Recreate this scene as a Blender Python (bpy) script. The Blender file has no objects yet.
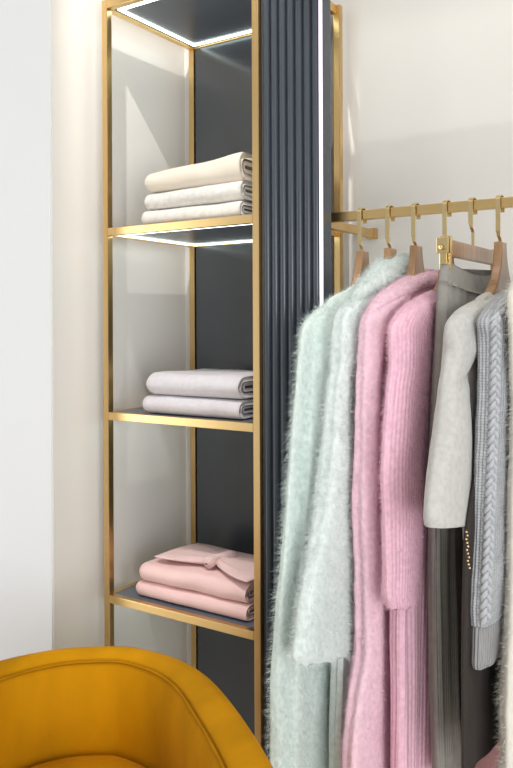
import bpy, bmesh, math, random
import numpy as np
from mathutils import Vector, Matrix, noise
random.seed(7); rng = np.random.default_rng(7)
sc = bpy.context.scene
C = sc.collection
H = 1.40                                   # eye height
FPX, AL, CY, RO = 788.5, math.radians(33.32), 324.65, math.radians(0.243)

# ------------------------------------------------------------------ camera
cd = bpy.data.cameras.new('camera'); cam = bpy.data.objects.new('camera', cd); C.objects.link(cam); sc.camera = cam
Rv = Vector((math.cos(AL), math.sin(AL), 0)); Fv = Vector((-math.sin(AL), math.cos(AL), 0)); Uv = Vector((0, 0, 1))
m3 = Matrix((Rv, Uv, -Fv)).transposed()
m3 = m3 @ Matrix.Rotation(-RO, 3, 'Z')
cam.matrix_world = Matrix.Translation((0, 0, H)) @ m3.to_4x4()
cd.sensor_fit = 'VERTICAL'; cd.sensor_height = 36; cd.sensor_width = 24
cd.lens = FPX / 768 * 36
cd.shift_y = (CY - 384) / 768
cd.clip_start = 0.05
cd.dof.use_dof = False

# ------------------------------------------------------------------ world, lights, exposure
w = bpy.data.worlds.new('world'); sc.world = w; w.use_nodes = True
bg = w.node_tree.nodes['Background']; bg.inputs[0].default_value = (0.96, 0.98, 1.0, 1); bg.inputs[1].default_value = 0.58
def area(name, loc, target, sx, sy, power, col=(1, 1, 1), spread=180):
    l = bpy.data.lights.new(name, 'AREA'); l.shape = 'RECTANGLE'; l.size = sx; l.size_y = sy; l.energy = power; l.color = col
    l.spread = math.radians(spread)
    o = bpy.data.objects.new(name, l); C.objects.link(o); o.location = loc
    o.rotation_euler = (Vector(target) - Vector(loc)).to_track_quat('-Z', 'Y').to_euler()
    return o
def spot(name, loc, target, power, ang, blend=.15, rad=.02, col=(1, .97, .93)):
    l = bpy.data.lights.new(name, 'SPOT'); l.energy = power; l.spot_size = math.radians(ang); l.spot_blend = blend
    l.shadow_soft_size = rad; l.color = col
    o = bpy.data.objects.new(name, l); C.objects.link(o); o.location = loc
    o.rotation_euler = (Vector(target) - Vector(loc)).to_track_quat('-Z', 'Y').to_euler()
    return o
area('side_fill', (2.4, -1.3, 1.2), (-1.6, 1.7, 1.1), 2.0, 2.2, 108, (.97, .985, 1.0))  # added soft fill from the right, lifts the niche side wall
area('left_window', (-3.3, -.3, 1.25), (-1.0, 1.64, 1.3), 0.7, 2.6, 20, (.97, .985, 1.0))
area('ambient_fill', (1.9, -1.2, 2.9), (-.6, 1.7, 1.0), 1.6, 1.6, 8, (1, .98, .95))  # added overhead area light for soft ambient
ss = spot('shelf_spotlight', (-1.19, .90, H + 1.69), (-1.60, 1.80, H + .2), 84, 58, .35, .012)
spot('garment_spotlight', (-.75, .75, H + 1.69), (-.75, 1.6, H - .25), 27, 44, .6, .03)
spot('garment_spotlight.001', (.05, .8, H + 1.69), (-.35, 1.6, H - .25), 20, 44, .6, .03)
# added spot, source unknown; nodes cut its emission to the band between H + .525 and H + .84 on the back wall
_s = Vector((-.55, 1.10, H + 1.66))
ww = spot('wall_band_spot', _s, (-.55, 2.08, H + .65), 15, 100, .3, .008)
def band_cut(l, lo, hi):
    l.use_nodes = True; nt = l.node_tree; N = nt.nodes; L = nt.links; em = N['Emission']
    g = N.new('ShaderNodeNewGeometry'); sp = N.new('ShaderNodeSeparateXYZ'); L.new(g.outputs['Incoming'], sp.inputs[0])
    d = N.new('ShaderNodeMath'); d.operation = 'DIVIDE'; L.new(sp.outputs['Z'], d.inputs[0]); L.new(sp.outputs['Y'], d.inputs[1])
    a = N.new('ShaderNodeMapRange'); a.inputs['From Min'].default_value = lo - .006; a.inputs['From Max'].default_value = lo + .010; L.new(d.outputs[0], a.inputs['Value'])
    b = N.new('ShaderNodeMapRange'); b.inputs['From Min'].default_value = hi - .03; b.inputs['From Max'].default_value = hi + .05
    b.inputs['To Min'].default_value = 1; b.inputs['To Max'].default_value = .45; L.new(d.outputs[0], b.inputs['Value'])
    m = N.new('ShaderNodeMath'); m.operation = 'MULTIPLY'; L.new(a.outputs[0], m.inputs[0]); L.new(b.outputs[0], m.inputs[1])
    L.new(m.outputs[0], em.inputs['Strength'])
def side_cut(l, lim):
    l.use_nodes = True; nt = l.node_tree; N = nt.nodes; L = nt.links; em = N['Emission']
    g = N.new('ShaderNodeNewGeometry'); sp = N.new('ShaderNodeSeparateXYZ'); L.new(g.outputs['Incoming'], sp.inputs[0])
    d = N.new('ShaderNodeMath'); d.operation = 'DIVIDE'; L.new(sp.outputs['X'], d.inputs[0]); L.new(sp.outputs['Y'], d.inputs[1])
    a = N.new('ShaderNodeMapRange'); a.inputs['From Min'].default_value = lim - .05; a.inputs['From Max'].default_value = lim + .06; L.new(d.outputs[0], a.inputs['Value'])
    L.new(a.outputs[0], em.inputs['Strength'])
side_cut(ss.data, -.73)      # added cut in the emission: keeps the beam on the shelf niche, off the front wall
band_cut(ww.data, (.525 - 1.66) / .983, (.84 - 1.66) / .983)
sc.view_settings.view_transform = 'Standard'; sc.view_settings.look = 'None'
sc.view_settings.gamma = 1; sc.view_settings.use_curve_mapping = False
sc.view_settings.exposure = -0.15
sc.cycles.use_denoising = True
sc.cycles.max_bounces = 8

# ------------------------------------------------------------------ sighting helpers (camera calibration)
def ray(x, y):
    a, b = x - 256.5, y - CY
    xx = a * math.cos(RO) - b * math.sin(RO); yy = a * math.sin(RO) + b * math.cos(RO)
    return Vector((math.cos(AL) * xx / FPX - math.sin(AL), math.sin(AL) * xx / FPX + math.cos(AL), -yy / FPX))
def at(x, y, X=None, Y=None, Z=None):
    r = ray(x, y)
    t = X / r.x if X is not None else (Y / r.y if Y is not None else (Z - H) / r.z)
    p = r * t; p.z += H
    return p

# ------------------------------------------------------------------ materials
def srgb(r, g, b):
    f = lambda c: ((c / 255 + .055) / 1.055) ** 2.4 if c > 10 else c / 255 / 12.92
    return (f(r), f(g), f(b), 1)
def mat(name, col, rough=.5, metal=0, var=0, vscale=8, bump=0, bscale=60, sheen=0, aniso=None, rib=None, coat=0, stretch=None, bdist=.002):
    m = bpy.data.materials.new(name); m.use_nodes = True; nt = m.node_tree; N = nt.nodes; L = nt.links
    p = N['Principled BSDF']
    p.inputs['Base Color'].default_value = col; p.inputs['Roughness'].default_value = rough; p.inputs['Metallic'].default_value = metal
    if sheen: p.inputs['Sheen Weight'].default_value = sheen; p.inputs['Sheen Roughness'].default_value = .4
    if sheen: p.inputs['Sheen Tint'].default_value = tuple(min(1, c * 1.1 + .05) for c in col[:3]) + (1,)
    if coat: p.inputs['Coat Weight'].default_value = coat; p.inputs['Coat Roughness'].default_value = .15
    tc = N.new('ShaderNodeTexCoord')
    src = tc.outputs['Object']
    if stretch:
        mp = N.new('ShaderNodeMapping'); mp.inputs['Scale'].default_value = stretch; L.new(src, mp.inputs[0]); src = mp.outputs[0]
    if var:
        n = N.new('ShaderNodeTexNoise'); n.inputs['Scale'].default_value = vscale; n.inputs['Detail'].default_value = 6; L.new(src, n.inputs['Vector'])
        r = N.new('ShaderNodeMapRange'); r.inputs['From Min'].default_value = .3; r.inputs['From Max'].default_value = .7
        r.inputs['To Min'].default_value = 1 - var; r.inputs['To Max'].default_value = 1 + var; L.new(n.outputs['Fac'], r.inputs['Value'])
        x = N.new('ShaderNodeVectorMath'); x.operation = 'SCALE'; x.inputs[0].default_value = col[:3]; L.new(r.outputs[0], x.inputs['Scale'])
        L.new(x.outputs[0], p.inputs['Base Color'])
    h = None
    if bump:
        n2 = N.new('ShaderNodeTexNoise'); n2.inputs['Scale'].default_value = bscale; n2.inputs['Detail'].default_value = 4; L.new(src, n2.inputs['Vector'])
        h = n2.outputs['Fac']
    if rib:                                   # (ribs per metre around, stitch rows per metre down, strength)
        sep = N.new('ShaderNodeSeparateXYZ'); L.new(tc.outputs['UV'], sep.inputs[0])
        def sine(o, fr):
            a = N.new('ShaderNodeMath'); a.operation = 'MULTIPLY'; a.inputs[1].default_value = fr * 2 * math.pi; L.new(o, a.inputs[0])
            s = N.new('ShaderNodeMath'); s.operation = 'SINE'; L.new(a.outputs[0], s.inputs[0]); return s.outputs[0]
        s1 = sine(sep.outputs['X'], rib[0]); s2 = sine(sep.outputs['Y'], rib[1])
        k = N.new('ShaderNodeMath'); k.operation = 'MULTIPLY_ADD'; k.inputs[1].default_value = rib[2]; L.new(s2, k.inputs[0]); L.new(s1, k.inputs[2])
        if h:
            q = N.new('ShaderNodeMath'); q.operation = 'MULTIPLY_ADD'; q.inputs[1].default_value = .8; L.new(h, q.inputs[0]); L.new(k.outputs[0], q.inputs[2]); h = q.outputs[0]
        else: h = k.outputs[0]
    if h:
        b = N.new('ShaderNodeBump'); b.inputs['Strength'].default_value = bump or .5; b.inputs['Distance'].default_value = bdist
        L.new(h, b.inputs['Height']); L.new(b.outputs[0], p.inputs['Normal'])
    return m
def glow(name, col, s):
    m = bpy.data.materials.new(name); m.use_nodes = True; p = m.node_tree.nodes['Principled BSDF']
    p.inputs['Base Color'].default_value = (.8, .8, .8, 1); p.inputs['Emission Color'].default_value = col; p.inputs['Emission Strength'].default_value = s
    return m
M = dict(
    white=mat('white_paint', srgb(236, 237, 238), .7, var=.015, vscale=1.2, bump=.05, bscale=120),
    beige=mat('beige_paint', srgb(235, 232, 226), .38, var=.02, vscale=1.5, bump=.04, bscale=90, stretch=(1, 1, .12)),
    floor=mat('floor_stone', srgb(222, 214, 202), .4, var=.08, vscale=5, bump=.05),
    ceiling=mat('ceiling_paint', srgb(235, 235, 232), .8, var=.01, vscale=2),
    brass=mat('brushed_brass', srgb(216, 182, 126), .3, metal=1, var=.06, vscale=30, bump=.05, bscale=150, stretch=(1, 1, .05)),
    brass_h=mat('brass_rail', srgb(226, 192, 132), .28, metal=1, var=.05, vscale=30, bump=.05, bscale=150, stretch=(.05, 1, 1)),
    gold=mat('polished_gold', srgb(228, 204, 150), .24, metal=1, var=.03, vscale=20),
    slate=mat('slate_lacquer', srgb(58, 64, 72), .24, var=.05, vscale=6, bump=.02),
    panel=mat('dark_back_panel', srgb(72, 76, 82), .22, var=.05, vscale=3, coat=.3, stretch=(1, 1, .1)),
    board=mat('grey_shelf_board', srgb(92, 100, 112), .3, var=.05, vscale=10),
    wood=mat('walnut_wood', srgb(152, 116, 80), .32, var=.22, vscale=25, bump=.06, bscale=60, coat=.4, stretch=(1, 3, .35)),
    velvet=mat('mustard_velvet', (.50, .222, .0008, 1), .8, var=.22, vscale=7, bump=.25, bscale=22, sheen=.25, stretch=(1, 1, .45)),
    velvet_dark=mat('mustard_piping', (.42, .18, .001, 1), .8, var=.1, vscale=20),
    led=glow('cool_led', (.86, 1.0, .95, 1), 6.0),
    led_pink=glow('lilac_led', (1.0, .74, 1.0, 1), .62),
    chrome=mat('dark_fitting', srgb(90, 74, 50), .35, metal=1, var=.05),
)
def fab(name, rgb, **k):
    d = dict(rough=.92, var=.05, vscale=14, bump=.35, bscale=180, sheen=.35); d.update(k)
    return mat(name, srgb(*rgb), **d)  
F = dict(
    mint=fab('mint_angora', (213, 226, 221), var=.11, vscale=90, bump=.6, bscale=90, bdist=.004), mint_pale=fab('pale_mint_angora', (221, 230, 227), var=.10, vscale=90, bump=.6, bscale=90, bdist=.004),
    pink=fab('pink_angora', (235, 200, 213), var=.11, vscale=100, bump=.6, bscale=100, bdist=.004), rose=fab('rose_ribbed_angora', (233, 187, 205), rib=(105, 60, .25), bump=.35, var=.11, vscale=100),
    grey=fab('grey_marl_jersey', (187, 186, 182), var=.1, vscale=90, bump=.2),
    trouser=fab('grey_taupe_wool', (142, 139, 133), rib=(220, 0, 0), bump=.2, var=.1, vscale=60),
    cable=fab('silver_cable_knit', (172, 174, 178), rib=(150, 190, .5), bump=.6, var=.12, vscale=70),
    cable_plain=fab('silver_braid_knit', (176, 178, 183), bump=.5, bscale=120, var=.08, vscale=80),
    cuff=fab('grey_rib_cuff', (158, 157, 158), rib=(150, 0, 0), bump=.9),
    cream=fab('cream_angora', (222, 218, 208)),
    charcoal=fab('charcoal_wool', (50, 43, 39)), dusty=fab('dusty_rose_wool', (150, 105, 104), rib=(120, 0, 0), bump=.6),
    s_cream=fab('cream_cashmere', (218, 208, 192), bump=.3, var=.03), s_grey=fab('pale_grey_boucle', (212, 209, 203), var=.08, vscale=60, bump=.7, bscale=110),
    s_lilac=fab('pale_lilac_wool', (205, 200, 204), var=.04, vscale=70, bump=.5), s_pink=fab('blush_cashmere', (236, 200, 196), bump=.3, var=.03),
    s_pink2=fab('blush_rib', (240, 206, 203), rib=(220, 0, 0), bump=.5),
)

# ------------------------------------------------------------------ mesh helpers
def link_mesh(name, me, material, parent=None, smooth=True):
    if material: me.materials.append(material)
    if smooth: me.polygons.foreach_set('use_smooth', [True] * len(me.polygons))
    o = bpy.data.objects.new(name, me); C.objects.link(o)
    if parent: o.parent = parent; o.matrix_parent_inverse = Matrix.Identity(4); o.location = -Vector(parent.location)
    return o
def tag(o, label=None, cat=None, group=None, kind=None):
    for k, v in (('label', label), ('category', cat), ('group', group), ('kind', kind)):
        if v: o[k] = v
    return o
def thing(name, loc, label, cat, group=None):
    o = bpy.data.objects.new(name, None); C.objects.link(o); o.location = loc; o.empty_display_size = .05
    return tag(o, label, cat, group)
def boxes(name, bs, material, parent=None, bev=.0015):
    bm = bmesh.new()
    for lo, hi in bs:
        r = bmesh.ops.create_cube(bm, size=1)
        for v in r['verts']:
            v.co = Vector([(lo[i] + hi[i]) / 2 + v.co[i] * (hi[i] - lo[i]) for i in range(3)])
    if bev: bmesh.ops.bevel(bm, geom=list(bm.edges), offset=bev, segments=2, affect='EDGES', profile=.6)
    me = bpy.data.meshes.new(name); bm.to_mesh(me); bm.free()
    return link_mesh(name, me, material, parent, smooth=False)
def box(name, lo, hi, material, parent=None, bev=.0015): return boxes(name, [(lo, hi)], material, parent, bev)
def grid(name, P, material, parent=None, closed=True, cap=True, fur=0, furlen=.014, uv=True, down=.6, zmin=None):
    """P: rows x cols x 3 array; closed around the columns"""
    P = np.asarray(P, float); R, K = P.shape[:2]
    V = P.reshape(-1, 3)
    KK = K if closed else K - 1
    i, j = np.meshgrid(np.arange(R - 1), np.arange(KK), indexing='ij'); j2 = (j + 1) % K
    quads = np.stack([i * K + j, i * K + j2, (i + 1) * K + j2, (i + 1) * K + j], -1).reshape(-1, 4)
    faces = quads.tolist(); verts = V.tolist()
    n_q = len(faces)
    if cap and closed:
        faces.append(list(range(K))); faces.append([(R - 1) * K + k for k in range(K)][::-1])
    n_c = len(faces)
    fv = ff = None
    if fur:
        A, B, D = V[quads[:, 0]], V[quads[:, 1]], V[quads[:, 3]]
        Cc = V[quads[:, 2]]
        nrm = np.cross(Cc - A, D - B); ar = np.linalg.norm(nrm, axis=1) + 1e-12; nrm = nrm / ar[:, None]
        cen = V.mean(0)
        if ((A - cen) * nrm).sum(1).mean() < 0: nrm = -nrm
        pick = rng.choice(len(quads), fur, p=ar / ar.sum()); u, v = rng.random((2, fur, 1))
        base = (A[pick] * (1 - u) + B[pick] * u) * (1 - v) + (D[pick] * (1 - u) + Cc[pick] * u) * v
        n = nrm[pick]
        rd = rng.normal(size=(fur, 3))
        d1 = n * .9 + rd * .35 + np.array([0, 0, -down * .5]); d1 /= np.linalg.norm(d1, axis=1)[:, None]
        d2 = n * .5 + rd * .5 + np.array([0, 0, -down]); d2 /= np.linalg.norm(d2, axis=1)[:, None]
        Ln = furlen * (.35 + rng.random((fur, 1)) ** 1.8 * 1.1)
        side = np.cross(d1, rng.normal(size=(fur, 3))); side /= np.linalg.norm(side, axis=1)[:, None]; side *= .00026
        b0 = base - n * .001; mid = b0 + d1 * Ln * .55; tip = mid + d2 * Ln * .55
        fv = np.stack([b0 - side, b0 + side, mid + side * .7, mid - side * .7, tip], 1).reshape(-1, 3)
        o = len(verts) + np.arange(fur)[:, None] * 5
        verts += fv.tolist()
        faces += np.concatenate([o, o + 1, o + 2, o + 3], 1).tolist(); faces += np.concatenate([o + 3, o + 2, o + 4], 1).tolist()
    me = bpy.data.meshes.new(name); me.from_pydata(verts, [], faces)
    if uv:
        # u = distance around, v = distance down (metres)
        seg = np.linalg.norm(np.diff(np.concatenate([P, P[:, :1]], 1), axis=1), axis=2)
        umean = np.concatenate([[0], np.cumsum(seg.mean(0))])
        vv = np.concatenate([[0], np.cumsum(np.linalg.norm(np.diff(P, axis=0), axis=2).mean(1))])
        ul = me.uv_layers.new(name='uv'); n_l = len(me.loops); arr = np.zeros((n_l, 2))
        q = np.zeros((n_q, 4, 2)); ii = i.reshape(-1); jj = j.reshape(-1)
        q[:, 0] = np.stack([umean[jj], vv[ii]], 1); q[:, 1] = np.stack([umean[jj + 1], vv[ii]], 1)
        q[:, 2] = np.stack([umean[jj + 1], vv[ii + 1]], 1); q[:, 3] = np.stack([umean[jj], vv[ii + 1]], 1)
        arr[:n_q * 4] = q.reshape(-1, 2); ul.data.foreach_set('uv', arr.reshape(-1))
    me.validate(); me.update()
    return link_mesh(name, me, material, parent)
def tube(pts, rad, n=10):
    """rows of a round tube along pts; rad number or list"""
    pts = [Vector(p) for p in pts]; rows = []; up = None
    for k, p in enumerate(pts):
        t = (pts[min(k + 1, len(pts) - 1)] - pts[max(k - 1, 0)]).normalized()
        if up is None: up = t.orthogonal().normalized()
        up = (up - t * up.dot(t)).normalized(); sd = t.cross(up)
        r = rad[k] if isinstance(rad, (list, tuple)) else rad
        rows.append([p + (up * math.cos(a) + sd * math.sin(a)) * r for a in [2 * math.pi * q / n for q in range(n)]])
    return np.array([[list(v) for v in row] for row in rows])
def extrude_outline(name, pts, axis_fn, t0, t1, material, parent=None, bev=.003):
    """polygon pts (u,v) -> axis_fn(u,v,t) extruded from t0 to t1, edges bevelled"""
    bm = bmesh.new()
    a = [bm.verts.new(axis_fn(u, v, t0)) for u, v in pts]; b = [bm.verts.new(axis_fn(u, v, t1)) for u, v in pts]
    n = len(pts); bm.faces.new(a); bm.faces.new(b[::-1])
    for k in range(n): bm.faces.new((a[k], b[k], b[(k + 1) % n], a[(k + 1) % n]))
    bmesh.ops.recalc_face_normals(bm, faces=list(bm.faces))
    if bev:
        ed = [e for e in bm.edges if any(len(f.verts) > 4 for f in e.link_faces)]
        bmesh.ops.bevel(bm, geom=ed, offset=bev, segments=3, affect='EDGES', profile=.5)
    bmesh.ops.triangulate(bm, faces=[f for f in bm.faces if len(f.verts) > 4])
    me = bpy.data.meshes.new(name); bm.to_mesh(me); bm.free()
    return link_mesh(name, me, material, parent, smooth=False)
def interp(xs, ys, x):
    """smooth (Hermite, monotone-ish) interpolation"""
    xs = np.asarray(xs, float); ys = np.asarray(ys, float); x = np.clip(x, xs[0], xs[-1])
    d = np.diff(ys) / np.diff(xs); m = np.zeros_like(ys); m[0], m[-1] = d[0], d[-1]
    for k in range(1, len(ys) - 1):
        m[k] = 0 if d[k - 1] * d[k] <= 0 else 2 * d[k - 1] * d[k] / (d[k - 1] + d[k])
    k = np.clip(np.searchsorted(xs, x) - 1, 0, len(xs) - 2); h = xs[k + 1] - xs[k]; t = (x - xs[k]) / h
    return (2*t**3-3*t**2+1)*ys[k] + (t**3-2*t**2+t)*h*m[k] + (-2*t**3+3*t**2)*ys[k+1] + (t**3-t**2)*h*m[k+1]

# ------------------------------------------------------------------ room
XC, YW, YE = -1.6535, 2.083, 1.495
def struct(name, lo, hi, m): return tag(box(name, lo, hi, m, bev=0), kind='structure')
struct('floor', (-4, -3, -.05), (2.6, 2.2, 0), M['floor'])
struct('ceiling', (-4, -3, H + 1.78), (2.6, 2.2, H + 1.84), M['ceiling'])
struct('wall_back', (XC, YW, 0), (2.6, YW + .1, H + 1.78), M['beige'])
struct('wall_side', (XC - .1, YE + .004, 0), (XC, YW + .1, H + 1.78), M['beige'])
struct('wall_front', (-4, YE, 0), (XC - .004, YE + .1, H + 1.78), M['white'])
struct('baseboard_back', (XC, YW - .012, 0), (2.6, YW, .08), M['white'])

# ------------------------------------------------------------------ shelving unit
XL, XR, Y0, YB = -1.5825, -1.0893, 1.64, 2.0394      # inner faces of the posts, front plane, back post face
PW = .02
ZT, Z2, Z3, Z4 = H + .896, H + .2764, H - .2467, H - .7668
unit = thing('shelving_unit', (XL, Y0, 0), 'tall open shelf tower with brushed brass frame, dark back panel and glowing edge lights', 'shelving unit')
for nx, x0 in ((0, XL - PW), (1, XR)):
    for ny, y0 in ((0, Y0), (1, YB)):
        wx = .020 if nx and ny else 0
        box('post', (x0 + wx, y0, 0), (x0 + PW + wx, y0 + PW, ZT + .03), M['brass'], unit)
x0, x1 = XL - PW, XR + PW
def shelf(z, th, top=False):
    """brass edge bars, board inside them, light strips under the board"""
    bars = []
    bars.append(((XL, Y0, z - th), (XR, Y0 + PW, z))); bars.append(((XL, YB, z - th), (XR, YB + PW, z)))
    for xa in (XL - PW, XR + .010): bars.append(((xa, Y0 + PW, z - th), (xa + PW, YB, z)))
    s = bpy.data.objects.new('shelf', None); C.objects.link(s); s.parent = unit; s.location = -Vector(unit.location) + Vector((XL, Y0, z))
    def sub(o): o.parent = s; o.location = -Vector((XL, Y0, z)); return o
    sub(boxes('edge_bar', bars, M['brass_h']))
    sub(box('board', (XL, Y0 + PW, z - th * .75), (XR, YB, z - .001), M['board'], bev=0))
    return s, sub
for z, th in ((ZT + .03, .026), (Z2, .022), (Z3, .022), (Z4, .022)):
    s, sub = shelf(z, th)
    zb = z - th * .75
    w1 = .009 if z > ZT else (.004 if z > Z3 else .006)
    i0 = .012
    if True:
        L = [((XL + i0, Y0 + PW + i0, zb - .004), (XL + i0 + w1, YB - i0, zb)), ((XR - i0 - w1, Y0 + PW + i0, zb - .004), (XR - i0, YB - i0, zb)),
             ((XL + i0 + w1, YB - i0 - w1, zb - .004), (XR - i0 - w1, YB - i0, zb)), ((XL + i0 + w1, Y0 + PW + i0, zb - .004), (XR - i0 - w1, Y0 + PW + i0 + w1, zb))]
        if z > ZT: L = L[:3] + [L[3]]
        o = sub(boxes('light_strip', L, M['led'], bev=0)); o['label'] = 'glowing white light strip'
o = box('back_panel', (XL + .004, YB + .004, .02), (XR - .001, YB + .016, ZT + .005), M['panel'], unit); o['label'] = 'dark slate back panel'

# ------------------------------------------------------------------ fluted column panel
xa, xb = -1.062, -.900
fp = thing('fluted_panel', ((xa + xb) / 2, Y0 + .02, 0), 'tall dark slate fluted column panel beside the brass shelf tower', 'panel')
bs = box('backing', (-1.0688, Y0 + .012, 0), (xb, Y0 + .045, H + 1.775), M['slate'], fp)
boxes('edge_trim', [((xb + .0005, Y0 + .004, 0), (xb + .009, Y0 + .045, H + 1.775))], M['slate'], fp, 0)
nr = 7; pw = (xb - xa) / nr
for k in range(nr):
    cx = xa + pw * (k + .5); rows = []
    for z in (0.0, .7, 1.4, 2.1, 2.8, H + 1.775):
        r = [(cx + pw * .47 * math.cos(a), Y0 + .020 - .019 * math.sin(a) ** .8, z) for a in np.linspace(0, math.pi, 17)]
        rows.append(r + [(cx - pw * .47, Y0 + .02, z), (cx + pw * .47, Y0 + .02, z)])
    me_o = grid('rib', rows, M['slate'], fp)
box('light_strip', (xb + .0005, Y0 + .001, 0), (xb + .009, Y0 + .004, H + 1.775), M['led_pink'], fp, bev=0)['label'] = 'glowing lilac-white light strip'

# ------------------------------------------------------------------ clothes rail
YR, ZR = 1.72, H + .272      # rail centre and top
rail = thing('clothes_rail', (-.5, YR, ZR - .022), 'square brushed brass clothes rail fixed to the beige wall', 'clothes rail')
XBR = -.965
box('rail_bar', (XBR - .011, YR - .011, ZR - .022), (.75, YR + .011, ZR), M['brass_h'], rail, .0015)
for xq in (XBR, .6):
    box('wall_bracket', (xq - .011, YR + .012, ZR - .024), (xq + .011, YW - .025, ZR - .002), M['brass'], rail)
    box('wall_plate', (xq - .014, YW - .024, ZR - .028), (xq + .014, YW - .0005, ZR + .002), M['brass'], rail)

# ------------------------------------------------------------------ hangers
def hook(parent, x, y=YR, drop=.083, wz=None, mirror=1):
    """flat brass strap looped over the rail, jog and pin down to the wood"""
    w_ = .005; t = .0022; top = ZR + .004
    path = [(y + .016, ZR - .029), (y + .016, ZR - .01)]
    for a in np.linspace(0, math.pi, 11): path.append((y + .016 * math.cos(a), ZR - .004 + .010 * math.sin(a)))
    path += [(y - .016, ZR - .03), (y - .016, ZR - drop + .012), (y - .012, ZR - drop), (y - .004, ZR - drop - .004), (y, ZR - drop - .010), (y, wz)]
    rows = []
    for k, (py, pz) in enumerate(path):
        a = path[max(k - 1, 0)]; b = path[min(k + 1, len(path) - 1)]
        dy, dz = b[0] - a[0], b[1] - a[1]; l = math.hypot(dy, dz); nx, nz = -dz / l * t, dy / l * t
        ww_ = w_ if k < len(path) - 4 else .0032
        tt = 1 if k < len(path) - 4 else 1.3
        rows.append([(x - ww_, py - nx * tt / 2, pz - nz * tt / 2), (x + ww_, py - nx * tt / 2, pz - nz * tt / 2), (x + ww_, py + nx * tt / 2, pz + nz * tt / 2), (x - ww_, py + nx * tt / 2, pz + nz * tt / 2)])
    o = grid('hook', rows, M['gold'], parent, uv=False); o['label'] = 'polished gold hook'
    for p in o.data.polygons: p.use_smooth = False
    return o
def wood_body(parent, x, zt, drop=.20, half=.17):
    # neck flaring smoothly into sloping shoulders; 2 mm chamfer; the shoulders bow towards the camera side
    R_ = []; L_ = []
    for s in np.linspace(0, 1, 15):
        # right-hand outline from the neck top out to the shoulder tip
        if s < .45: q = s / .45; yy = .018 + .003 * q + .030 * q ** 2.2; zz = zt - .088 * q
        else: q = (s - .45) / .55; yy = .051 + (half - .051) * q; zz = zt - .088 - .070 * q ** .9
        R_.append((yy, zz))
    low = [(half, zt - .172), (half * .6, zt - .160), (.05, zt - .135), (0, zt - .13)]
    pts = [(0, zt)] + R_ + low + [(-a, b) for a, b in low[:-1][::-1]] + [(-a, b) for a, b in R_[::-1]]
    fn = lambda u, v, t: Vector((x + t * (1 + .35 * min(1, abs(u) / .1)) + .00 * u, YR + u, v))
    return extrude_outline('wooden_body', pts, fn, -.009, .009, M['wood'], parent, .004)
def hanger(x, zt, label, group='wooden clothes hangers with gold hooks on the rail'):
    t = thing('clothes_hanger', (x, YR, ZR - .022), label, 'hanger', group)
    hook(t, x, wz=zt - .006); wood_body(t, x, zt)
    return t
HX = [-.826, -.754, -.690, -.616, -.557, -.497, -.445, -.393]
hanger(HX[0], at(360, 251, X=HX[0]).z, 'leftmost wooden hanger with gold hook, holding the long mint fluffy coat')
hanger(HX[1], at(393, 249, X=HX[1]).z, 'wooden hanger with gold hook, its neck sunk in the pale mint fluffy dress')
hanger(HX[2], at(421, 247, X=HX[2]).z, 'wooden hanger with gold hook, rising from the pink fluffy cardigan collar')
hanger(HX[3], at(453, 249, X=HX[3]).z, 'wooden hanger half hidden behind the trouser clip bar, holding rose ribbed cardigan')
hanger(HX[5], at(503, 243, X=HX[5]).z, 'wooden hanger with gold hook, in front of clip bar, holding pale grey sweater')
hanger(HX[6] , at(503, 243, X=HX[5]).z, 'wooden hanger holding the silver cable knit cardigan at right frame edge')
hanger(HX[7] , at(503, 243, X=HX[5]).z, 'wooden hanger holding the cream fluffy cardigan at right frame edge')
# clip hanger for the trousers
xh = HX[4]; zt = H + .172
ch = thing('clip_hanger', (xh, YR, ZR - .022), 'straight wooden clip hanger with brass clips holding the grey taupe trousers', 'hanger')
hook(ch, xh, wz=zt - .01, drop=.06)
bxs = box('wooden_bar', (xh - .008, 1.548, zt - .034), (xh + .008, 1.892, zt), M['wood'], ch, .003)
for yy, sg in ((1.548, -1), (1.892, 1)):
    c = boxes('clip', [((xh - .012, yy - .006, zt - .062), (xh + .012, yy + .004, zt + .006))], M['gold'], ch, .001)
    c['label'] = 'gold clip'
    kn = grid('clip_screw', tube([(xh, yy + sg * .006, zt - .018), (xh, yy + sg * .028, zt - .018)], .006, 14), M['gold'], ch, uv=False)
    boxes('clip_jaw', [((xh - .012, yy + min(sg * .016, sg * .022), zt - .03), (xh + .012, yy + max(sg * .016, sg * .022), zt + .002)),
                       ((xh - .006, yy + min(sg * .004, sg * .016), zt - .012), (xh + .006, yy + max(sg * .004, sg * .016), zt - .004)),
                       ((xh - .007, yy + min(sg * .010, sg * .018), zt - .052), (xh + .007, yy + max(sg * .010, sg * .018), zt - .028))], M['gold'], ch, .001)

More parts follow.
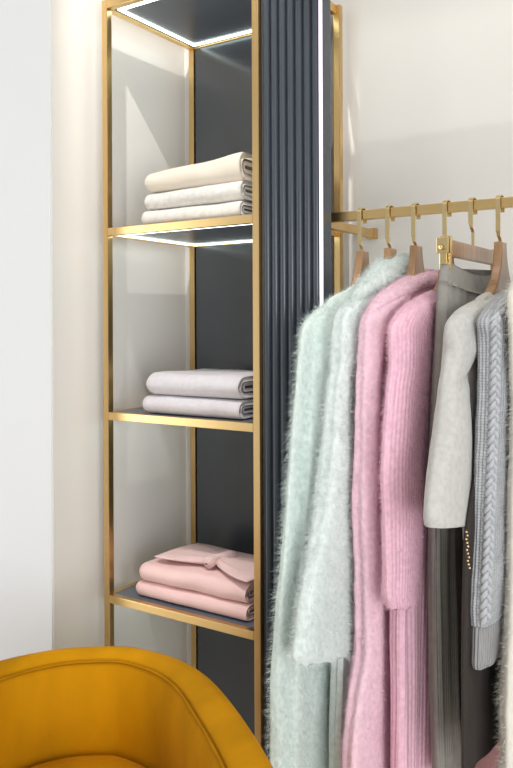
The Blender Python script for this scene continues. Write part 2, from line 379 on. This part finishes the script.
# ------------------------------------------------------------------ garments
def fold_disp(phi, v, seed, amp, k=3):
    r = random.Random(seed); a1, a2, a3 = [r.random() * 6.28 for _ in range(3)]
    ramp = min(1, max(0, v / .12))
    return amp * ramp * (.6 * math.cos(k * phi + a1 + 1.3 * v) + .45 * math.cos((k + 2) * phi + a2 - 2.1 * v) + .35 * math.cos((2 * k + 3) * phi + a3 + 3 * v))
def sleeve_rows(X, ctrl, a=.030, seed=1, amp=.004, k=3, step=.008, nphi=56, creases=(), lump=.0018):
    """ctrl: (y, x_left, x_right) sightings on the plane X; horizontal slices"""
    ys = [c[0] for c in ctrl]; rows = []; zs = None
    y0, y1 = ys[0], ys[-1]; n = max(8, int((y1 - y0) * .0022 / step))
    ztop = None
    for q in range(n + 1):
        s = q / n; y = y0 + (y1 - y0) * (s if True else s)
        xl = interp(ys, [c[1] for c in ctrl], y); xr = interp(ys, [c[2] for c in ctrl], y)
        c = at((xl + xr) / 2, y, X=X); dist = (c.x * Fv.x + c.y * Fv.y); hw = (xr - xl) / 2 * dist / FPX
        vx, vy = c.x, c.y; l = math.hypot(vx, vy); st, ct = abs(vx) / l, abs(vy) / l
        aa = min(a, hw * .80 / ct)
        b = math.sqrt(max(hw * hw - (aa * ct) ** 2, 1e-8)) / st
        if ztop is None: ztop = c.z
        v = ztop - c.z; row = []
        for p_ in range(nphi):
            ph = 2 * math.pi * p_ / nphi
            d = 1 + fold_disp(ph, v, seed, amp, k) / max(hw, .01)
            xx = X + aa * math.sin(ph) * d; yy = c.y + b * math.cos(ph) * d
            nz = noise.noise(Vector((xx * 14 + seed, yy * 14, c.z * 9))) * lump * 2 + noise.noise(Vector((xx * 40 + seed, yy * 40, c.z * 30))) * lump
            for (vc, pc, dep, wv, slope) in creases:
                dd = (v - vc - slope * math.sin(ph - pc)) / wv
                nz -= dep * math.exp(-dd * dd) * max(0, math.cos(ph - pc)) ** 1
            row.append((xx + nz * math.sin(ph), yy + nz * math.cos(ph), c.z))
        rows.append(row)
    return np.array(rows)
def body_rows(X, zs, yf, yb, th, seed=1, amp=.006, k=7, n=90, nphi=96):
    """flattened tube hanging in the plane X: zs descending heights with front y, back y and half thickness"""
    rows = []; zz = np.linspace(zs[0], zs[-1], n); rz = [-z for z in zs]
    for z in zz:
        f = interp(rz, yf, -z); b = interp(rz, yb, -z); t = interp(rz, th, -z); v = zs[0] - z
        cy, hb = (f + b) / 2, (b - f) / 2; row = []
        for p_ in range(nphi):
            ph = 2 * math.pi * p_ / nphi; cs, sn = math.cos(ph), math.sin(ph)
            y = cy + hb * math.copysign(abs(cs) ** .85, cs); x = t * .8 * math.copysign(abs(sn) ** .7, sn)
            x += fold_disp(ph, v, seed, amp, k) * (1 if abs(sn) > .1 else .4) + noise.noise(Vector((seed, y * 9, z * 5))) * .004
            y += fold_disp(ph, v, seed + 5, amp * .4, 3)
            row.append((X + x, y, z))
        rows.append(row)
    return np.array(rows)
def shift_back(rows, X):
    """mirror a front sleeve to the far shoulder"""
    r = rows.copy(); r[:, :, 1] = YR + (YR - r[:, :, 1]) * .66; return r[:, ::-1]
def shear(rows, k):
    n = rows.shape[0]
    for i in range(n):
        y = rows[i, :, 1]; rows[i, :, 2] += k * (i / (n - 1)) ** 3 * (y.mean() - y)
    return rows
def hem_wave(rows, amp, seed, n=4):
    r = rows
    for q in range(n):
        f = 1 - q / n
        for j in range(r.shape[1]): r[-1 - q, j, 2] += f * amp * noise.noise(Vector((j * .35, seed, 0)))
    return r

# 1: long mint coat
x = HX[0]
g = thing('mint_coat', (x, YR, ZR - .13), 'long mint green fluffy coat hanging leftmost on the rail', 'coat')
s1 = sleeve_rows(x, [(285, 352, 358), (292, 344, 360), (302, 329, 356), (313, 314, 350), (325, 304, 345), (350, 300, 340), (408, 295, 336), (480, 290, 332), (545, 285, 330), (594, 281, 330), (643, 278, 332), (717, 276, 333), (765, 275, 334), (800, 275, 334)], seed=3, amp=.009, k=3)
grid('sleeve', s1, F['mint'], g, fur=42000, furlen=.016)
grid('sleeve', shift_back(s1, x), F['mint'], g)
grid('body', body_rows(x + .004, [H + .085, H + .06, H + .0, H - .3, H - .7, H - 1.02], [1.66, 1.56, 1.49, 1.44, 1.40, 1.38], [1.78, 1.88, 1.95, 1.98, 2.0, 2.0], [.008, .026, .032, .032, .034, .034], seed=3, amp=.010), F['mint'], g, fur=16000)
# 2: pale mint dress with wide sleeves and tall collar
x = HX[1]
g = thing('mint_sweater', (x, YR, ZR - .13), 'pale mint fluffy sweater dress with wide sleeve and high soft collar, second from left', 'sweater')
s2 = hem_wave(shear(sleeve_rows(x, [(268, 392, 396), (274, 383, 399), (284, 372, 400), (296, 356, 396), (308, 341, 388), (320, 335, 378), (345, 331, 366), (372, 329, 356), (401, 326, 351), (461, 320, 352), (496, 316, 353), (545, 308, 354), (594, 299, 354), (630, 295, 354), (650, 293, 353), (656, 295, 351)], seed=11, amp=.003, k=2, creases=((.22, 3.5, .004, .012, .02),)), .20), .008, 2)
grid('sleeve', s2, F['mint_pale'], g, fur=40000, furlen=.015)
grid('sleeve', shift_back(s2, x), F['mint_pale'], g)
bx = body_rows(x, [H + .11, H + .08, H + .0, H - .3, H - .7, H - .95], [1.66, 1.58, 1.50, 1.47, 1.44, 1.43], [1.80, 1.88, 1.95, 1.97, 1.98, 1.98], [.010, .028, .030, .03, .03, .03], seed=12, amp=.008)
grid('body', bx, F['mint_pale'], g, fur=10000)
def soft_collar(name, X, pts, a, b, material, parent, fur=8000, seed=1, furlen=.014):
    rows = tube(pts, 1.0, 36); cen = np.array([list(p) for p in pts])
    out = []
    for k in range(len(pts)):
        q_ = (k + .2) / (len(pts) - .6); e = min(1, q_ / .42) ** .75 * min(1, max(.001, (1 - q_)) / .2) ** .5
        d = rows[k] - cen[k]; d[:, 0] *= a * e; d[:, 1] *= b * e; d[:, 2] *= b * e
        out.append(cen[k] + d)
    return grid(name, np.array(out), material, parent, fur=fur, furlen=furlen)
P_ = lambda px, py, X: at(px, py, X=X)
def curve_pts(pts, n=16):
    pts = [Vector(p) for p in pts]; ts = np.arange(len(pts)); out = []
    for t in np.linspace(0, len(pts) - 1, n): out.append(Vector([interp(ts, [p[i] for p in pts], t) for i in range(3)]))
    return out
soft_collar('collar', x, curve_pts([P_(348, 310, x), P_(362, 294, x), P_(380, 279, x), P_(396, 268, x), P_(408, 272, x), P_(420, 285, x)], 18), .034, .030, F['mint_pale'], g, fur=14000, furlen=.016)
# 3: pink cardigan
x = HX[2]
g = thing('pink_cardigan', (x, YR, ZR - .13), 'long baby pink fluffy cardigan with rolled shawl collar, third garment from left', 'cardigan')
s3 = sleeve_rows(x, [(283, 408, 414), (289, 394, 414), (298, 380, 412), (308, 368, 405), (320, 361, 398), (350, 358, 390), (430, 355, 384), (520, 352, 384), (570, 354, 386), (643, 354, 388), (685, 348, 389), (717, 344, 390), (768, 341, 391), (800, 340, 392)], seed=21, amp=.006, k=2)
grid('sleeve', s3, F['pink'], g, fur=26000, furlen=.009)
grid('sleeve', shift_back(s3, x), F['pink'], g)
grid('body', body_rows(x + .004, [H + .09, H + .06, H + .0, H - .3, H - .7, H - 1.0], [1.66, 1.57, 1.50, 1.46, 1.44, 1.44], [1.78, 1.88, 1.95, 1.97, 1.98, 1.98], [.008, .026, .03, .03, .03, .03], seed=23, amp=.008), F['pink'], g, fur=8000, furlen=.009)
soft_collar('collar', x, curve_pts([P_(366, 322, x), P_(378, 304, x), P_(398, 292, x), P_(418, 281, x), P_(434, 279, x), P_(446, 290, x)], 18), .030, .020, F['pink'], g, fur=9000, furlen=.009)
# 4: rose ribbed cardigan
x = HX[3]
g = thing('rose_cardigan', (x, YR, ZR - .13), 'rose pink ribbed fluffy cardigan hanging just left of the grey trousers', 'cardigan')
s4 = hem_wave(shear(sleeve_rows(x, [(290, 432, 436), (296, 420, 438), (304, 405, 438), (314, 396, 438), (330, 389, 436), (360, 389, 433), (386, 386, 431), (422, 383, 428), (470, 381, 427), (520, 382, 425), (560, 382, 422), (590, 381, 418), (600, 382, 417), (605, 385, 414)], seed=31, amp=.003, k=2, creases=((.21, 5.0, .004, .010, .012), (.235, 5.3, .003, .008, .01))), .13), .004, 4)
grid('sleeve', s4, F['rose'], g, fur=26000, furlen=.008)
grid('sleeve', shift_back(s4, x), F['rose'], g)
grid('body', body_rows(x, [H + .075, H + .05, H - .01, H - .3, H - .7, H - 1.0], [1.66, 1.56, 1.48, 1.46, 1.43, 1.43], [1.78, 1.88, 1.95, 1.97, 1.98, 1.98], [.008, .026, .03, .03, .032, .032], seed=33, amp=.010), F['rose'], g, fur=8000, furlen=.008)
# 5: trousers
x = HX[4]
g = thing('grey_trousers', (x, YR, ZR - .16), 'grey taupe wide leg trousers with gathered waistband, clipped to the straight wooden bar', 'trousers')
def wr(z0, z1, n, yf0, yf1, yb0, yb1, t0, t1, amp, seed, k):
    rows = []
    for q in range(n + 1):
        s = q / n; z = z0 + (z1 - z0) * s; f = yf0 + (yf1 - yf0) * s; b = yb0 + (yb1 - yb0) * s; t = t0 + (t1 - t0) * s; row = []
        for p_ in range(120):
            ph = 2 * math.pi * p_ / 120; cs, sn = math.cos(ph), math.sin(ph)
            y = (f + b) / 2 + (b - f) / 2 * math.copysign(abs(cs) ** .8, cs)
            sag = -.020 * (1 - ((y - (f + b) / 2) / ((b - f) / 2)) ** 2) * (1 - s * .2)
            xx = t * math.copysign(abs(sn) ** .6, sn) + amp * (.4 + .6 * s) * math.sin(k * ph + seed) + amp * .6 * math.sin((k * 2 + 1) * ph + seed * 2)
            row.append((x + xx, y, z + sag))
        rows.append(row)
    return rows
grid('waistband', wr(H + .128, H + .080, 8, 1.535, 1.525, 1.905, 1.915, .013, .024, .0007, 1, 20), F['trouser'], g)
grid('hips', wr(H + .086, H - .30, 30, 1.522, 1.475, 1.918, 1.96, .020, .030, .0032, 2, 11), F['trouser'], g)
grid('trouser_leg', body_rows(x, [H - .22, H - .4, H - .9], [1.476, 1.48, 1.486], [1.72, 1.72, 1.73], [.024, .026, .028], seed=41, amp=.007), F['trouser'], g)
grid('trouser_leg', body_rows(x, [H - .22, H - .4, H - .9], [1.715, 1.72, 1.73], [1.96, 1.96, 1.95], [.022, .024, .026], seed=42, amp=.007), F['trouser'], g)
# 6: pale grey sweater
x = HX[5]
g = thing('grey_sweater', (x, YR, ZR - .15), 'pale grey smooth sweater with short wide sleeve, in front of the grey trousers', 'sweater')
s6 = sleeve_rows(x, [(290, 496, 501), (296, 485, 505), (304, 468, 507), (313, 456, 506), (325, 447, 500), (340, 444, 488), (360, 442, 474), (375, 440, 468), (422, 434, 471), (470, 428, 473), (495, 425.5, 474), (515, 424, 474), (524, 425, 473)], seed=51, amp=.0015, k=2, creases=((.172, 1.3, .005, .005, .010), (.184, 1.4, .003, .006, .008)), lump=.001)
s6 = shear(s6, .15)
grid('sleeve', s6, F['grey'], g)
grid('sleeve', shift_back(s6, x), F['grey'], g)
grid('body', body_rows(x, [H + .075, H + .05, H - .01, H - .2, H - .42], [1.68, 1.57, 1.50, 1.49, 1.50], [1.78, 1.88, 1.95, 1.97, 1.97], [.008, .026, .028, .028, .026], seed=53, amp=.005), F['grey'], g)
# 7: cable cardigan
x = HX[6]
g = thing('cable_cardigan', (x, YR, ZR - .15), 'silver grey cable knit cardigan with ribbed cuff, between pale grey sweater and cream knit', 'cardigan')
s7 = sleeve_rows(x, [(284, 516, 520), (290, 507, 522), (298, 495, 522), (308, 485, 521), (324, 478, 518), (350, 479, 514), (386, 479, 512), (420, 478, 511), (458, 476, 510), (500, 474, 508), (550, 472, 506), (600, 470, 503), (618, 471, 501)], seed=61, amp=.002, k=2)
slv = grid('sleeve', s7, F['cable'], g)
grid('sleeve', shift_back(s7, x), F['cable'], g)
c7 = sleeve_rows(x, [(612, 473, 500), (622, 471.5, 500), (640, 471, 499), (655, 470.5, 498), (661, 472, 496)], a=.026, seed=62, amp=.001, k=2)
grid('cuff', c7, F['cuff'], g)['label'] = 'ribbed cuff'
grid('body', body_rows(x, [H + .07, H + .045, H - .01, H - .3, H - .62], [1.68, 1.57, 1.50, 1.49, 1.50], [1.78, 1.88, 1.95, 1.97, 1.97], [.008, .022, .024, .024, .022], seed=63, amp=.005), F['cable'], g)
def braid(rows, phi0, r0, r1, width, rad, pitch, parent, material, strands=3):
    """three crossing strands laid along a sleeve surface at column angle phi0"""
    nph = rows.shape[1]; out = []
    def S(i, ph):
        j = ph / (2 * math.pi) * nph; j0 = int(math.floor(j)) % nph; f = j - math.floor(j)
        i0 = int(min(max(i, 0), rows.shape[0] - 2)); fi = min(max(i - i0, 0), 1)
        r = lambda a: rows[a, j0] * (1 - f) + rows[a, (j0 + 1) % nph] * f
        return r(i0) * (1 - fi) + r(i0 + 1) * fi
    V_, F_ = [], []
    for s in range(strands):
        pts = []
        for i in np.linspace(r0, r1, 260):
            c = S(i, phi0); d = S(i, phi0 + .15) - S(i, phi0 - .15); d /= np.linalg.norm(d) + 1e-9
            nrm = np.cross(d, (0, 0, 1)); nrm /= np.linalg.norm(nrm)
            if nrm[1] > 0 and abs(nrm[1]) > .05: nrm = -nrm
            t = (rows[0, 0, 2] - c[2]) / pitch * 2 * math.pi + s * 2 * math.pi / strands
            pts.append(c + d * width * math.sin(t) + nrm * (.003 + .0035 * math.sin(2 * t)))
        R_ = tube(pts, rad, 8); o = len(V_); n_, k_ = R_.shape[:2]; V_ += R_.reshape(-1, 3).tolist()
        for a in range(n_ - 1):
            for b in range(k_): F_.append((o + a * k_ + b, o + a * k_ + (b + 1) % k_, o + (a + 1) * k_ + (b + 1) % k_, o + (a + 1) * k_ + b))
    me = bpy.data.meshes.new('cable_braid'); me.from_pydata(V_, [], F_)
    return link_mesh('cable_braid', me, material, parent)
braid(s7, math.radians(150), 4, s7.shape[0] - 3, .0066, .0042, .045, g, F['cable_plain'])['label'] = 'thick plaited cable'
# 8: cream cardigan at the right edge
x = HX[7]
g = thing('cream_cardigan', (x, YR, ZR - .15), 'cream white fluffy cardigan, cut off by the right frame edge', 'cardigan')
s8 = sleeve_rows(x, [(262, 536, 541), (270, 522, 548), (282, 513, 550), (300, 508, 550), (340, 509, 548), (400, 511, 548), (500, 509, 548), (620, 506, 548), (700, 503, 548), (768, 503, 550), (800, 503, 550)], seed=71, amp=.002, k=2)
grid('sleeve', s8, F['cream'], g, fur=26000, furlen=.013)
grid('sleeve', shift_back(s8, x), F['cream'], g)
grid('body', body_rows(x, [H + .09, H + .06, H - .01, H - .3, H - .85], [1.66, 1.56, 1.50, 1.47, 1.46], [1.78, 1.88, 1.95, 1.97, 1.97], [.008, .022, .024, .024, .022], seed=73, amp=.005), F['cream'], g)
# low dark things behind: charcoal skirt and dusty rose dress hem
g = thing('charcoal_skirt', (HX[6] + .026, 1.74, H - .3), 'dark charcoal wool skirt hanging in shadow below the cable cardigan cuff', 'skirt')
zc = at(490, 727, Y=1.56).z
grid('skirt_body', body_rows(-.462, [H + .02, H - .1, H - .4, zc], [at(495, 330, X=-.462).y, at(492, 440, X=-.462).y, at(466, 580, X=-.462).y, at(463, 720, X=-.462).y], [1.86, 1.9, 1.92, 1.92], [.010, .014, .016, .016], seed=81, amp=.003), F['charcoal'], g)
g = thing('dusty_dress', (-.53, 1.74, H - .3), 'dusty rose ribbed dress hem showing low between trousers and cream cardigan', 'dress')
grid('dress_body', body_rows(-.527, [H + .02, H - .2, H - .6, H - 1.08], [1.66, 1.62, at(464, 640, X=-.527).y, at(461, 760, X=-.527).y], [1.86, 1.92, 1.94, 1.94], [.006, .008, .010, .012], seed=83, amp=.002), F['dusty'], g)

sk = [o for o in C.objects if o.name == 'charcoal_skirt'][0]
bmb = bmesh.new()
for k in range(11):
    c = at(466.5 + .25 * k + .8 * math.sin(k * 2.1), 532 + 3.6 * k, X=-.440)
    bmesh.ops.create_uvsphere(bmb, u_segments=10, v_segments=8, radius=.0020, matrix=Matrix.Translation(c))
meb = bpy.data.meshes.new('beaded_trim'); bmb.to_mesh(meb); bmb.free()
link_mesh('beaded_trim', meb, M['gold'], sk)['label'] = 'string of small gold beads'

# ------------------------------------------------------------------ folded knitwear
def folded(name, label, group, xl, xr, yf, yb, z0, h, material, seed=1, tilt=0, bulge=.004, taper=1.0, layers=2, sink=0.0):
    """a knit folded in nested turns: the ribbon path runs in Y-Z and is extruded along X, rounded at the left end"""
    t = h / (2 * layers + .25)
    def path(r_in):
        pass
    P2 = []                                    # centre line of the folded cloth in (y,z)
    d = yb - yf
    # outer turn (bottom layer back -> front, round, top layer -> back), round the back into the inner layers
    zc = h / 2
    R1 = h / 2 - t / 2
    for s in np.linspace(0, 1, 8): P2.append((d * (1 - s) + (R1 + t / 2) * s, t / 2))
    for a in np.linspace(-90, -270, 15)[1:]: P2.append((R1 + t / 2 + R1 * math.cos(math.radians(a)), zc + R1 * math.sin(math.radians(a))))
    for s in np.linspace(0, 1, 8)[1:]: P2.append((R1 + t / 2 + (d - R1 - t) * s, h - t / 2))
    inner = []
    R2 = max(R1 - t * 1.02, t * .52)
    for s in np.linspace(0, 1, 8): inner.append((d * .97 * (1 - s) + (R1 + t * 1.1) * s, zc - R2))
    for a in np.linspace(-90, -270, 9)[1:]: inner.append((R1 + t * 1.1 + R2 * math.cos(math.radians(a)), zc + R2 * math.sin(math.radians(a))))
    for s in np.linspace(0, 1, 8)[1:]: inner.append((R1 + t * 1.1 + (d * .97 - R1 - t * 1.1) * s, zc + R2))
    def outline(P, tt):
        L_, R_ = [], []
        for k, (y, z) in enumerate(P):
            a = P[max(k - 1, 0)]; b = P[min(k + 1, len(P) - 1)]; dy, dz = b[0] - a[0], b[1] - a[1]; l = math.hypot(dy, dz) or 1
            L_.append((y - dz / l * tt / 2, z + dy / l * tt / 2)); R_.append((y + dz / l * tt / 2, z - dy / l * tt / 2))
        return L_ + R_[::-1]
    root = None
    for part, PP, tt in (('outer', P2, t * .96), ('inner', inner, t * .66)):
        O = outline(PP, tt); rows = []; n = 44
        for q in range(n + 1):
            s = q / n; s = s ** 1.0
            e = min(1, (s * (xr - xl)) / (h * .55)); rd = math.sqrt(max(0, 1 - (1 - e) ** 2)); rd = .12 + .88 * rd
            x = xl + (xr - xl) * s; row = []
            if part == 'inner': x = xl + .02 + (xr - .004 - xl - .02) * s
            er = min(1, ((1 - s) * (xr - xl)) / .006); rr = .90 + .10 * er
            for (y, z) in O:
                yy = yf + y; zz = (z - h / 2) * rd * rr + h / 2
                yn = (y / d)
                nz = noise.noise(Vector((x * 9 + seed * 3, yy * 9, seed))) * bulge
                topf = z / h
                edge = (1 - rd) * .035 * (1 - yn)
                row.append((x, yy + noise.noise(Vector((x * 11, seed, z * 20))) * .006 + edge + .012 * (1 - rd), z0 + zz + nz * topf + tilt * (x - xl) * topf))
            rows.append(row)
        G = grid('body' if part == 'outer' else 'inner_fold', np.array(rows), material, None)
        if part == 'outer': root = G; G.name = name; tag(G, label, 'sweater', group)
        else: G.parent = root; G.name = 'inner_fold'
    return root
gS = 'folded sweaters on the upper shelf'
zz = Z2 + .0005
folded('folded_sweater', 'pale grey folded sweater at the bottom of the upper shelf stack', gS, -1.492, -1.142, 1.662, 1.93, zz, .043, F['s_grey'], 1, bulge=.002)
folded('folded_sweater', 'pale grey folded sweater in the middle of the upper shelf stack', gS, -1.484, -1.140, 1.664, 1.93, zz + .0445, .046, F['s_grey'], 2, tilt=.02, bulge=.002)
folded('folded_sweater', 'cream folded sweater on top of the upper shelf stack', gS, -1.478, -1.140, 1.660, 1.92, zz + .093, .052, F['s_cream'], 3, tilt=.07, bulge=.004)
gS = 'folded sweaters on the middle shelf'; zz = Z3 + .0005
folded('folded_sweater', 'lilac grey folded sweater underneath on the middle shelf', gS, -1.494, -1.150, 1.666, 1.93, zz, .050, F['s_lilac'], 5, bulge=.002)
folded('folded_sweater', 'lilac grey folded sweater on top on the middle shelf', gS, -1.484, -1.152, 1.668, 1.92, zz + .0515, .062, F['s_lilac'], 6, bulge=.004)
gS = 'folded sweaters on the lower shelf'; zz = Z4 + .0005
folded('folded_sweater', 'blush pink folded sweater underneath on the lower shelf', gS, -1.528, -1.135, 1.672, 1.94, zz, .041, F['s_pink'], 8, bulge=.003)
folded('folded_sweater', 'blush pink folded sweater on the lower shelf, under the knotted headband', gS, -1.518, -1.140, 1.676, 1.94, zz + .0425, .050, F['s_pink'], 9, bulge=.004)
# knotted headband on top
zt_ = Z4 + .0975
hb = thing('knitted_headband', (-1.3, 1.80, zt_), 'blush pink ribbed headband with a twisted knot, lying on the folded pink sweaters', 'headband')
def lobe(xa_, xb_, ya, yb_, w0, w1, flip=1):
    rows = []
    for s in np.linspace(0, 1, 22):
        cx, cy = xa_ + (xb_ - xa_) * s, ya + (yb_ - ya) * s; wv = w0 + (w1 - w0) * math.sin(s * math.pi / 2) ** 1.0
        th = .010 * (1 - .25 * s) * math.sqrt(max(.02, min(1, (1 - s) / .12))) ; row = []
        dx, dy = xb_ - xa_, yb_ - ya; l = math.hypot(dx, dy); nx, ny = -dy / l, dx / l
        for a in np.linspace(0, 2 * math.pi, 41)[:-1]:
            c, d = math.cos(a), math.sin(a); c = math.copysign(abs(c) ** .7, c)
            gath = .0022 * math.sin(9 * a) * (1 - s)
            row.append((cx + nx * wv * c, cy + ny * wv * c, zt_ + .012 + th * d * (1 + .2) + gath + .003 * (1 - s)))
        rows.append(row)
    return rows
grid('band', lobe(-1.295, -1.470, 1.775, 1.79, .026, .080), F['s_pink2'], hb)
grid('band', lobe(-1.280, -1.120, 1.770, 1.755, .026, .088), F['s_pink2'], hb)
kr = []
for k in range(26):
    s = k / 25; a = (s - .5) * 3.0
    kr.append(Vector((-1.287 + .012 * math.sin(a), 1.772 + .056 * (s - .5) * 2 * .9, zt_ + .012 + .013 * math.cos(a * .9))))
grid('knot', tube(kr, [.014 + .003 * math.sin(3.1 * k / 25 * math.pi) if 0 < k < 25 else .006 for k in range(26)], 20), F['s_pink2'], hb)

# ------------------------------------------------------------------ armchair
AP = Vector((-1.29, 1.31, 0)); e1 = Vector((math.cos(math.radians(35)), math.sin(math.radians(35)), 0)); e2 = Vector((-e1.y, e1.x, 0))
half = [(0, .002), (.055, .001), (.12, -.026), (.184, -.070), (.235, -.128), (.271, -.19), (.304, -.27), (.332, -.35), (.358, -.43), (.378, -.50), (.392, -.58), (.398, -.66)]
lefth = [(-.415, -.66), (-.413, -.58), (-.408, -.48), (-.392, -.38), (-.365, -.28), (-.325, -.19), (-.275, -.12), (-.21, -.066), (-.13, -.022), (-.06, -.002)]
outl = lefth + half
def resample(P, n):
    P = np.array(P, float); l = np.concatenate([[0], np.cumsum(np.linalg.norm(np.diff(P, axis=0), axis=1))])
    s = np.linspace(0, l[-1], n); return np.stack([[interp(l, P[:, 0], v) for v in s], [interp(l, P[:, 1], v) for v in s]], 1)
PL = resample(outl, 120)
for _ in range(3):
    PL[1:-1] = (PL[:-2] + 2 * PL[1:-1] + PL[2:]) / 4
tan = np.gradient(PL, axis=0); tan /= np.linalg.norm(tan, axis=1)[:, None]; inn = np.stack([tan[:, 1], -tan[:, 0]], 1)
def loc(u, v, z): p = AP + e1 * u + e2 * v; return (p.x, p.y, z)
ac = thing('armchair', (AP + e2 * -.35)[:], 'mustard yellow velvet tub armchair in the bottom left corner', 'armchair')
rim_w = lambda k: .060 + .022 * min(1, abs(PL[k, 0]) / .30) ** 2
def sweep(profile, name, material, cap=True):
    rows = []
    for k in range(len(PL)):
        wv = rim_w(k); row = []
        sag = -.02 * min(1, max(0, (-PL[k, 1] - .3) / .36)) ** 2
        for (o, z, f) in profile:
            off = o + f * wv; p = PL[k] + inn[k] * off; row.append(loc(p[0], p[1], z + (sag if z > .5 else 0)))
        rows.append(row)
    return grid(name, np.array(rows), material, ac, cap=cap)
def dense(prof, n=4):
    out = []
    for k in range(len(prof)):
        a, b = prof[k], prof[(k + 1) % len(prof)]
        for q in range(n): out.append(tuple(a[i] + (b[i] - a[i]) * q / n for i in range(3)))
    # soften
    P = np.array(out)
    for _ in range(2): P = (np.roll(P, 1, 0) + 2 * P + np.roll(P, -1, 0)) / 4
    return [tuple(p) for p in P]
sweep(dense([(.014, .16, 0), (.004, .35, 0), (0, .52, 0), (-.002, .62, 0), (.002, .655, 0), (.014, .672, 0), (.034, .676, 0), (0, .668, .8), (0, .655, 1), (.002, .56, .85), (.001, .50, .7), (.0, .30, .6), (0, .16, .6)]), 'rim', M['velvet'])
sweep(dense([(.001, .655, .97), (.004, .652, 1), (.016, .60, 1), (.020, .54, 1), (.014, .47, 1), (.006, .40, 1), (0, .24, 1), (-.01, .24, 1), (-.008, .40, 1), (-.006, .60, 1)]), 'inner_back', M['velvet'])
pp = []
for k in range(len(PL)):
    p = PL[k] + inn[k] * (rim_w(k) + .003); sag = -.02 * min(1, max(0, (-PL[k, 1] - .3) / .36)) ** 2
    pp.append(loc(p[0], p[1], .657 + sag))
grid('piping', tube(pp, .0032, 10), M['velvet_dark'], ac, uv=False)
# seat cushion
inner_line = [PL[k] + inn[k] * (rim_w(k) + .012) for k in range(2, len(PL) - 2)]
cl = list(inner_line) + [np.array((x_, -.665 - .02 * math.cos(x_ / .28 * math.pi / 2))) for x_ in np.linspace(.27, -.27, 30)]
cl = np.array(cl); cen = np.array((0, -.36)); rows = []
for ins, z in ((.0, .20), (0, .26), (0, .42), (.004, .445), (.012, .460), (.028, .470), (.06, .476), (.12, .480), (.20, .482), (.30, .483)):
    v = cl - cen; l = np.linalg.norm(v, axis=1)[:, None]; q = cen + v * (1 - np.minimum(ins / l, .98)); rows.append([loc(a, b, z) for a, b in q])
grid('seat_cushion', np.array(rows), M['velvet'], ac)
for (u, v) in ((.25, -.20), (-.25, -.20), (.27, -.58), (-.27, -.58)):
    a = loc(u, v, .205); b = loc(u * 1.04, v * 1.02, 0.0)
    grid('leg', tube([a, ((Vector(a) + Vector(b)) / 2)[:], b], [.018, .014, .010], 14), M['brass'], ac, uv=False)

# drop empty datablock leftovers
for _n in ('velvet', 'velvet_dark'): M[_n].node_tree.nodes['Principled BSDF'].inputs['Specular IOR Level'].default_value = .12
for me in list(bpy.data.meshes):
    if me.users == 0: bpy.data.meshes.remove(me)
